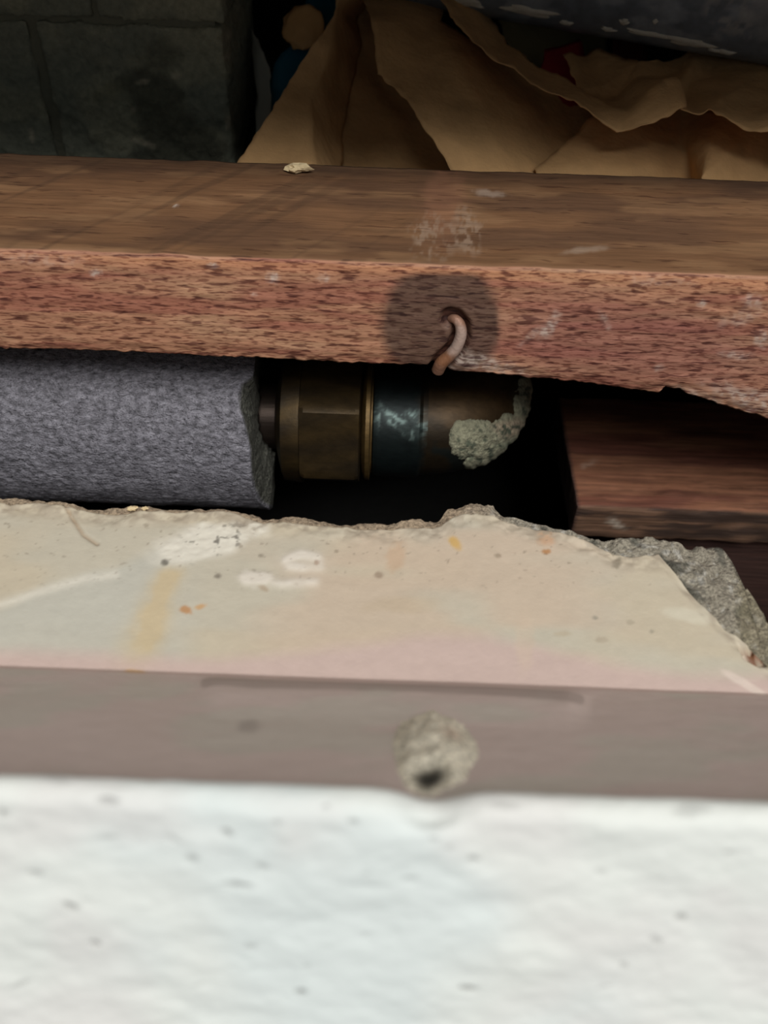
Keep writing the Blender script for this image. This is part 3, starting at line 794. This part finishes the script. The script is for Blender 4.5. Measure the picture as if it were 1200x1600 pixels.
# ------------------------------------------------------------------ concrete blocks at the left
def blockcol(W):
    U, V = project(W)
    c = np.ones(W.shape) * lin((134, 135, 116))
    c = mix(c, lin((116, 120, 106)), sstep(0.4, 0.65, fbm(W[:, 0] / 12, W[:, 2] / 8, 5, 3)))
    c = mix(c, lin((122, 120, 96)), 0.6 * blob(U, V, 175, 140, 30, 14, -20, .5, .5, 8))
    dk = np.maximum(blob(U, V, 240, 145, 50, 34, 15, .3, .35, 1), blob(U, V, 262, 200, 62, 40, 40, .3, .3, 2))
    dk = np.maximum(dk, blob(U, V, 305, 230, 50, 34, 35, .3, .2, 3))
    dk = np.maximum(dk, blob(U, V, 255, 250, 50, 26, 0, .3, .2, 4))
    dk = np.maximum(dk, 0.7 * blob(U, V, 250, 85, 30, 26, 0, .5, .4, 5))
    c = mix(c, lin((74, 76, 64)), dk * 0.8)
    for k, (u, v, a, b, r) in enumerate([(224, 128, 10, 4, -10), (275, 118, 8, 5, 0), (50, 212, 4, 12, -20), (222, 222, 20, 4, 20), (208, 172, 4, 4, 0), (355, 56, 7, 8, 0), (356, 88, 4, 8, 0), (358, 190, 6, 10, 0)]):
        c = mix(c, lin((176, 168, 146)), 0.55 * blob(U, V, u, v, a, b, r, .5, .5, 30 + k))
    return c
YK = 230.0
wb = tag(box('wall_back', -HW, float(at_y(352, 150, YK)[0]) - 1.0, YK + 1.1, YK + 60, -106, -22.5, M['joint']), 'dark grey concrete block masonry behind the batten', kind='structure')
def kz(v): return float(at_y(200, v, YK)[2])
def kx(u): return float(at_y(u, 140, YK)[0])
blocks = [(kx(78), kx(357), -106, kz(38)), (kx(-330), kx(66), -106, kz(38)), (kx(-120), kx(168), kz(34), -22.5), (kx(171), kx(361), kz(34), -22.5), (kx(-330), kx(-123), kz(34), -22.5)]
for i, (x0, x1, z0, z1) in enumerate(blocks):
    rough_box('brick', x0, x1, YK, YK + 50, z0, z1, M['block'], blockcol, (90, 20, 60) if i == 0 else (60, 14, 40), 0.9, 0.22, 1.6, wb, seed=i * 7.3)

# ------------------------------------------------------------------ crumpled paper
def sheet(name, pts, faces, mat_, label, cat, group=None, crumple=0.8, cuts=13, seed=0, thick=0.25, edge_round=True):
    P = []
    for (u, v, t) in pts:
        p = at_t(u, v, t)
        if v >= 330: p[2] = -105.9
        P.append(p)
    o = mk(name, np.array(P), faces, mat_, smooth=True)
    bm = bmesh.new(); bm.from_mesh(o.data)
    bmesh.ops.triangulate(bm, faces=[f for f in bm.faces if len(f.verts) > 4])
    bmesh.ops.recalc_face_normals(bm, faces=bm.faces)
    bmesh.ops.subdivide_edges(bm, edges=bm.edges[:], cuts=cuts, use_grid_fill=True)
    for _ in range(1):
        bmesh.ops.smooth_vert(bm, verts=[v for v in bm.verts if not v.is_boundary], factor=0.5, use_axis_x=True, use_axis_y=True, use_axis_z=True)
    bm.normal_update()
    s = Vector((seed * 3.1, seed * 1.7, 0))
    rg = random.Random(seed * 13 + 5); folds = []
    for lam, sl in ((34, 0.08), (21, 0.11), (15, 0.13), (11, 0.11), (7, 0.08)):
        an = rg.uniform(0, math.pi)
        folds.append((Vector((math.cos(an), 0.35 * math.sin(an), math.sin(an))), lam, sl, rg.random()))
    mv = []
    for v in bm.verts:
        q = v.co * 1000
        wq = q + 3.0 * Vector((mnoise.noise(q * 0.06 + s), mnoise.noise(q * 0.06 - s), 0))
        h = 0.0
        for dv, lam, sl, of in folds:                      # straight creases running in several directions
            f_ = (wq.dot(dv) / lam + of) % 1.0
            h += sl * lam * (abs(2 * f_ - 1) - 0.5)
        h = crumple * (h * (0.55 + 0.9 * mnoise.noise(q * 0.05 + s * 2)) + 0.5 * mnoise.noise(q * 0.12 + s) + 0.12 * mnoise.noise(q * 0.5 + s))
        j = Vector((mnoise.noise(q * 0.35 + s), mnoise.noise(q * 0.35 - s), mnoise.noise(q * 0.35 + s * 3))) * (0.6 if v.is_boundary else 0)
        mv.append((v, v.normal * h + j))
    for v, d in mv:
        v.co += d * MM
        if v.co.z + o.location.z < (-105.7 + CAMZ) * MM: v.co.z = (-105.7 + CAMZ) * MM - o.location.z
    for f in bm.faces: f.smooth = True
    bm.to_mesh(o.data); bm.free()
    md = o.modifiers.new('thickness', 'SOLIDIFY'); md.thickness = thick * MM; md.offset = 0
    tag(o, label, cat, group)
    return o
PG = 'crumpled brown paper in the cavity'
sheet('paper_sheet', [(345, 335, 212), (370, 258, 214), (420, 182, 220), (470, 98, 227), (522, 25, 234), (535, -60, 240), (610, -60, 252), (562, 20, 254), (556, 105, 250),
                      (508, 112, 231), (486, 148, 225), (490, 265, 214), (490, 340, 208), (531, 265, 232), (526, 340, 226)],
      [(0, 1, 11, 12), (1, 2, 10, 11), (2, 3, 9, 10), (3, 4, 9), (4, 5, 6, 7), (4, 7, 8, 9), (9, 8, 13, 10), (10, 13, 11), (11, 13, 14, 12)],
      M['paper'], 'tent-folded sheet of brown paper next to the concrete blocks', 'paper', PG, 0.7, seed=1)
sheet('paper_sheet', [(500, -50, 262), (650, -50, 262), (735, 150, 252), (745, 340, 234), (505, 340, 234), (600, 150, 250)],
      [(0, 1, 5), (1, 2, 5), (2, 3, 5), (3, 4, 5), (4, 0, 5)], M['paper'], 'shadowed sheet of brown paper behind the tent-folded one', 'paper', PG, 0.6, seed=2)
sheet('paper_sheet', [(580, 32, 226), (590, 115, 220), (640, 160, 215), (665, 205, 212), (720, 272, 207), (735, 345, 202),
                      (690, 32, 238), (715, 100, 226), (760, 180, 218), (790, 270, 210), (800, 345, 205),
                      (800, 105, 240), (860, 165, 236), (960, 180, 242), (870, 255, 222), (880, 345, 214), (700, -50, 262), (555, -50, 256)],
      [(0, 1, 7, 6), (1, 2, 8, 7), (2, 3, 8), (3, 4, 9, 8), (4, 5, 10, 9), (6, 7, 11), (7, 8, 12, 11), (11, 12, 13), (8, 9, 14, 12), (12, 14, 13), (9, 10, 15, 14), (0, 6, 16, 17)],
      M['paper'], 'large smooth sheet of brown paper slumped onto the batten', 'paper', PG, 0.55, seed=3)
# twisted sheet: band + crumpled roll
tw = [(680, -40, 236), (703, 28, 228), (745, 80, 222), (810, 118, 217), (885, 155, 211), (966, 200, 205),
      (752, -40, 250), (765, 30, 242), (795, 70, 236), (850, 106, 228), (905, 138, 220),
      (878, 88, 232), (930, 76, 238), (995, 112, 230), (1045, 92, 232), (1100, 72, 236), (1060, 125, 218), (1010, 165, 211), (1012, 197, 204),
      (1075, 138, 219), (1060, 182, 205), (1105, 168, 206), (1130, 88, 234), (1150, 140, 214), (1140, 187, 203), (1210, 85, 232), (1210, 150, 216), (1210, 214, 202),
      (1330, 90, 230), (1330, 224, 202),
      (962, 150, 223), (1062, 106, 228), (985, 176, 206), (1052, 134, 209)]
twf = [(0, 1, 7, 6), (1, 2, 8, 7), (2, 3, 9, 8), (3, 4, 10, 9), (4, 5, 32, 10), (10, 11, 12), (10, 12, 13), (10, 13, 30), (13, 14, 31), (13, 31, 30), (30, 31, 33, 32),
       (10, 30, 32), (5, 18, 32), (32, 33, 20, 18), (14, 15, 31), (15, 19, 33, 31), (33, 19, 20),
       (15, 22, 19), (19, 22, 23), (19, 23, 21, 20), (23, 24, 21), (22, 25, 26, 23), (23, 26, 27, 24), (25, 28, 26), (26, 28, 29, 27)]
twf = [tuple(f) for f in twf]
sheet('paper_sheet', tw, twf, M['paper'], 'twisted sheet of brown paper with curled torn edge under the dark pipe', 'paper', PG, 0.9, seed=4)
sheet('paper_sheet', [(838, 260, 214), (935, 178, 230), (985, 260, 216), (975, 345, 207), (845, 345, 208), (1060, 160, 236), (1075, 270, 222), (1080, 345, 212),
                      (1130, 175, 226), (1093, 280, 209), (1090, 345, 203), (1210, 180, 226), (1210, 345, 203), (1330, 190, 226), (1330, 345, 203)],
      [(0, 1, 2), (0, 2, 3, 4), (1, 5, 6, 2), (2, 6, 7, 3), (5, 8, 9, 6), (6, 9, 10, 7), (8, 11, 9), (9, 11, 12, 10), (11, 13, 14, 12)],
      M['paper'], 'creased sheet of brown paper below the twisted one', 'paper', PG, 0.7, seed=5)
sheet('paper_sheet', [(755, -40, 262), (960, -20, 262), (945, 84, 252), (880, 98, 252), (800, 90, 256), (860, 160, 252), (940, 345, 240), (790, 345, 240)],
      [(0, 1, 2, 3), (0, 3, 4), (4, 3, 5), (3, 2, 5), (4, 5, 6, 7), (5, 2, 6)], M['olive'], 'dull olive paper tucked behind the twisted brown sheet', 'paper', PG, 0.6, seed=6)
sheet('plastic_scrap', [(852, 78, 243), (905, 62, 245), (915, 88, 243), (868, 110, 240), (845, 108, 241), (862, 345, 238), (905, 345, 238)], [(0, 1, 2, 3), (0, 3, 4), (3, 2, 6, 5), (4, 3, 5)], M['red'],
      'red scrap of plastic peeping over the twisted brown paper', 'scrap', None, 0.3, 4, 7)
sheet('plastic_scrap', [(955, 58, 250), (1010, 58, 250), (1010, 100, 246), (960, 95, 246), (955, 345, 242), (1020, 345, 242)], [(0, 1, 2, 3), (3, 2, 5, 4)],
      mat('dark_red_plastic', lin((84, 34, 36)), rough=0.5), 'dark red scrap of plastic under the dark pipe', 'scrap', None, 0.3, 4, 8)
# blue wrapper with tan patch, pale scrap by the blocks
bag = empty('plastic_wrapper', at_z(450, 330, -106))
tag(bag, 'blue plastic wrapper with tan patch beside the concrete blocks', 'wrapper')
def lump(name, u, v, t, ru, rv, rd, rot, mat_, parent=None, seed=0, bump=0.12):
    c = at_t(u, v, t); s = t / F
    ni, nj = 20, 28; V = []; a = math.radians(rot)
    for i in range(ni):
        th = math.pi * (i + 0.02) / (ni - 1 + 0.04)
        for j in range(nj):
            ph = 2 * math.pi * j / nj
            d = np.array([math.sin(th) * math.cos(ph), math.sin(th) * math.sin(ph), math.cos(th)])
            k = 1 + bump * 2 * mnoise.noise(Vector(d) * 2.2 + Vector((seed, 0, 0)))
            x, y, z = d * k
            px, py = x * ru, y * rv
            qx, qy = px * math.cos(a) - py * math.sin(a), px * math.sin(a) + py * math.cos(a)
            V.append(c + s * (qx * right - qy * upv) - z * rd * fwd)
    f = grid_faces(ni, nj, True); f.append(tuple(range(nj))); f.append(tuple(range((ni - 1) * nj, ni * nj)))
    return fix_normals(mk(name, V, f, mat_, parent))
wr = sheet('wrapper_body', [(418, 148, 246), (428, 100, 246), (470, 50, 248), (490, -50, 252), (540, -50, 256), (520, 60, 252), (470, 140, 246), (470, 345, 240), (415, 345, 240)],
           [(0, 1, 6), (1, 2, 5, 6), (2, 3, 4, 5), (0, 6, 7, 8)], M['blue'], None, None, None, 0.5, 6, 9)
wl = Vector(wr.location); wr.parent = bag; wr.location = wl - Vector(bag.location)
tp = lump('tan_patch', 474, 42, 243, 32, 36, 1.4, 25, M['tan'], bag, 3)
tp['label'] = 'tan rounded patch'
sheet('plastic_scrap', [(392, 45, 244), (402, 60, 242), (421, 105, 241), (424, 150, 241), (402, 152, 242), (400, 345, 238), (425, 345, 238)], [(0, 1, 4), (1, 2, 3, 4), (4, 3, 6, 5)], M['palegrey'],
      'pale grey scrap of plastic between blocks and blue wrapper', 'scrap', None, 0.2, 5, 10)

# ------------------------------------------------------------------ dark waste pipe at the top
RP = 20.0
pA = at_y(718, -118, 276.0); pB = at_y(1228, -45, 246.0)
pd = (pB - pA) / np.linalg.norm(pB - pA)
def build_waste():
    s0 = (-HW + 1 - pA[0]) / pd[0]; s1 = (150 - pA[0]) / pd[0]
    a_ = np.cross(pd, [0, 0, 1.0]); a_ /= np.linalg.norm(a_); b_ = np.cross(a_, pd)
    ss = np.concatenate([np.linspace(s0, -20, 10, endpoint=False), np.linspace(-20, s1, 240)]); na = 160
    def ringp(s, r): return [pA + pd * s + r * (a_ * math.cos(2 * math.pi * k / na) + b_ * math.sin(2 * math.pi * k / na)) for k in range(na)]
    rows = [ringp(s, RP) for s in ss] + [ringp(s1, RP - 2.2), ringp(s1 - 60, RP - 2.2)]
    P = np.array(rows); U, V = project(P)
    c = np.ones(P.shape) * lin((104, 113, 122))
    c = mix(c, lin((142, 150, 158)), sstep(0.5, 0.7, fbm(U / 40, V / 20, 3, 3)) * 0.7)
    c = mix(c, lin((150, 152, 152)), 0.8 * blob(U, V, 1140, 18, 44, 26, 30, .5, .7, 4) * sstep(.4, .6, fbm(U / 10, V / 10, 5, 3)))
    c = mix(c, lin((130, 134, 138)), 0.7 * blob(U, V, 1195, 25, 20, 40, 0, .5, .7, 6))
    o = mk('waste_pipe', P, grid_faces(len(rows), na, True), M['waste'], colors=c); fix_normals(o); autosmooth(o, 50)
    tag(o, 'dark grey plastic waste pipe with dried plaster flakes above the paper', 'pipe')
    # flakes stuck to it
    for i, (u, v, ru, rv, rot) in enumerate([(733, 4, 34, 6, 4), (830, 18, 40, 8, 8), (885, 35, 10, 4, 20), (975, 34, 8, 4, -10), (1075, 66, 36, 8, 14), (1010, 52, 40, 4, 10), (950, 45, 12, 3, 5), (1130, 80, 24, 4, 8), (1024, 33, 4, 3, 0)]):
        d = ray(u, v); # closest point on the pipe surface along the ray
        w_ = -pA; dd = d - pd * (d @ pd); ww = w_ - pd * (w_ @ pd)
        A = dd @ dd; B = 2 * dd @ ww; Cc = ww @ ww - RP ** 2; disc = B * B - 4 * A * Cc
        if disc < 0: t = -B / (2 * A)
        else: t = (-B - math.sqrt(disc)) / (2 * A)
        p = d * t; ax_ = pA + pd * ((p - pA) @ pd); nrm = (p - ax_) / np.linalg.norm(p - ax_)
        p = ax_ + nrm * RP
        e1 = pd; e2 = np.cross(nrm, e1); sc_ = t / F
        fv = []; nr_, nn = 5, 26
        for r_ in range(nr_):
            q = r_ / (nr_ - 1)
            for k in range(nn):
                a = 2 * math.pi * k / nn
                rr = 1 + 0.7 * mnoise.noise(Vector((math.cos(a) * 1.6 + i * 5, math.sin(a) * 1.6, 0)))
                x = ru * sc_ * rr * q * math.cos(a); y = rv * 1.6 * sc_ * rr * q * math.sin(a)
                base = p + e1 * x + e2 * y
                axx = pA + pd * ((base - pA) @ pd); nb = (base - axx) / np.linalg.norm(base - axx)
                fv.append(axx + nb * (RP + (0.5 * (1 - q ** 4) + 0.15 * mnoise.noise(Vector((x, y, i))) if q < 1 else -0.1)))
        fo = mk('plaster_flake', fv, grid_faces(nr_, nn, True), M['flake'], o); fix_normals(fo)
build_waste()

# ------------------------------------------------------------------ crumbs
def crumb(name, P, size, label, seed, mat_=M['flake'], flat=0.6, elong=1.5):
    bm = bmesh.new(); bmesh.ops.create_icosphere(bm, subdivisions=2, radius=1)
    V = []
    for v in bm.verts:
        k = 1 + 0.9 * mnoise.noise(v.co * 1.4 + Vector((seed * 3.3, seed, 0)))
        V.append(np.array(P) + np.array([v.co.x * elong, v.co.y, v.co.z * flat]) * size * k)
    Fs = [[v.index for v in f.verts] for f in bm.faces]; bm.free()
    V = np.array(V); V[:, 2] += P[2] - V[:, 2].min()
    return tag(mk(name, V, Fs, mat_, smooth=False), label, 'crumb')
M['chip'] = mat('cream_plaster_chip', lin((222, 200, 158)), rough=0.9, bumps=[((1500, 1500, 1500), 0.6, 0.0006)])
crumb('plaster_crumb', at_z(466, 270, ZB1 + 0.05), 1.35, 'cream plaster crumb on the far edge of the batten', 3, M['chip'], .7, 1.9)
q = at_z(208, 795, ZC); crumb('plaster_crumb', (q[0], q[1] - 0.2, ZC - 0.2), 0.58, 'larger of two tiny pale crumbs at the foot of the foam sleeve', 5, M['chip'])
q = at_z(226, 794, ZC); crumb('plaster_crumb', (q[0], q[1] - 0.2, ZC - 0.2), 0.42, 'smaller of two tiny pale crumbs at the foot of the foam sleeve', 8, M['chip'])
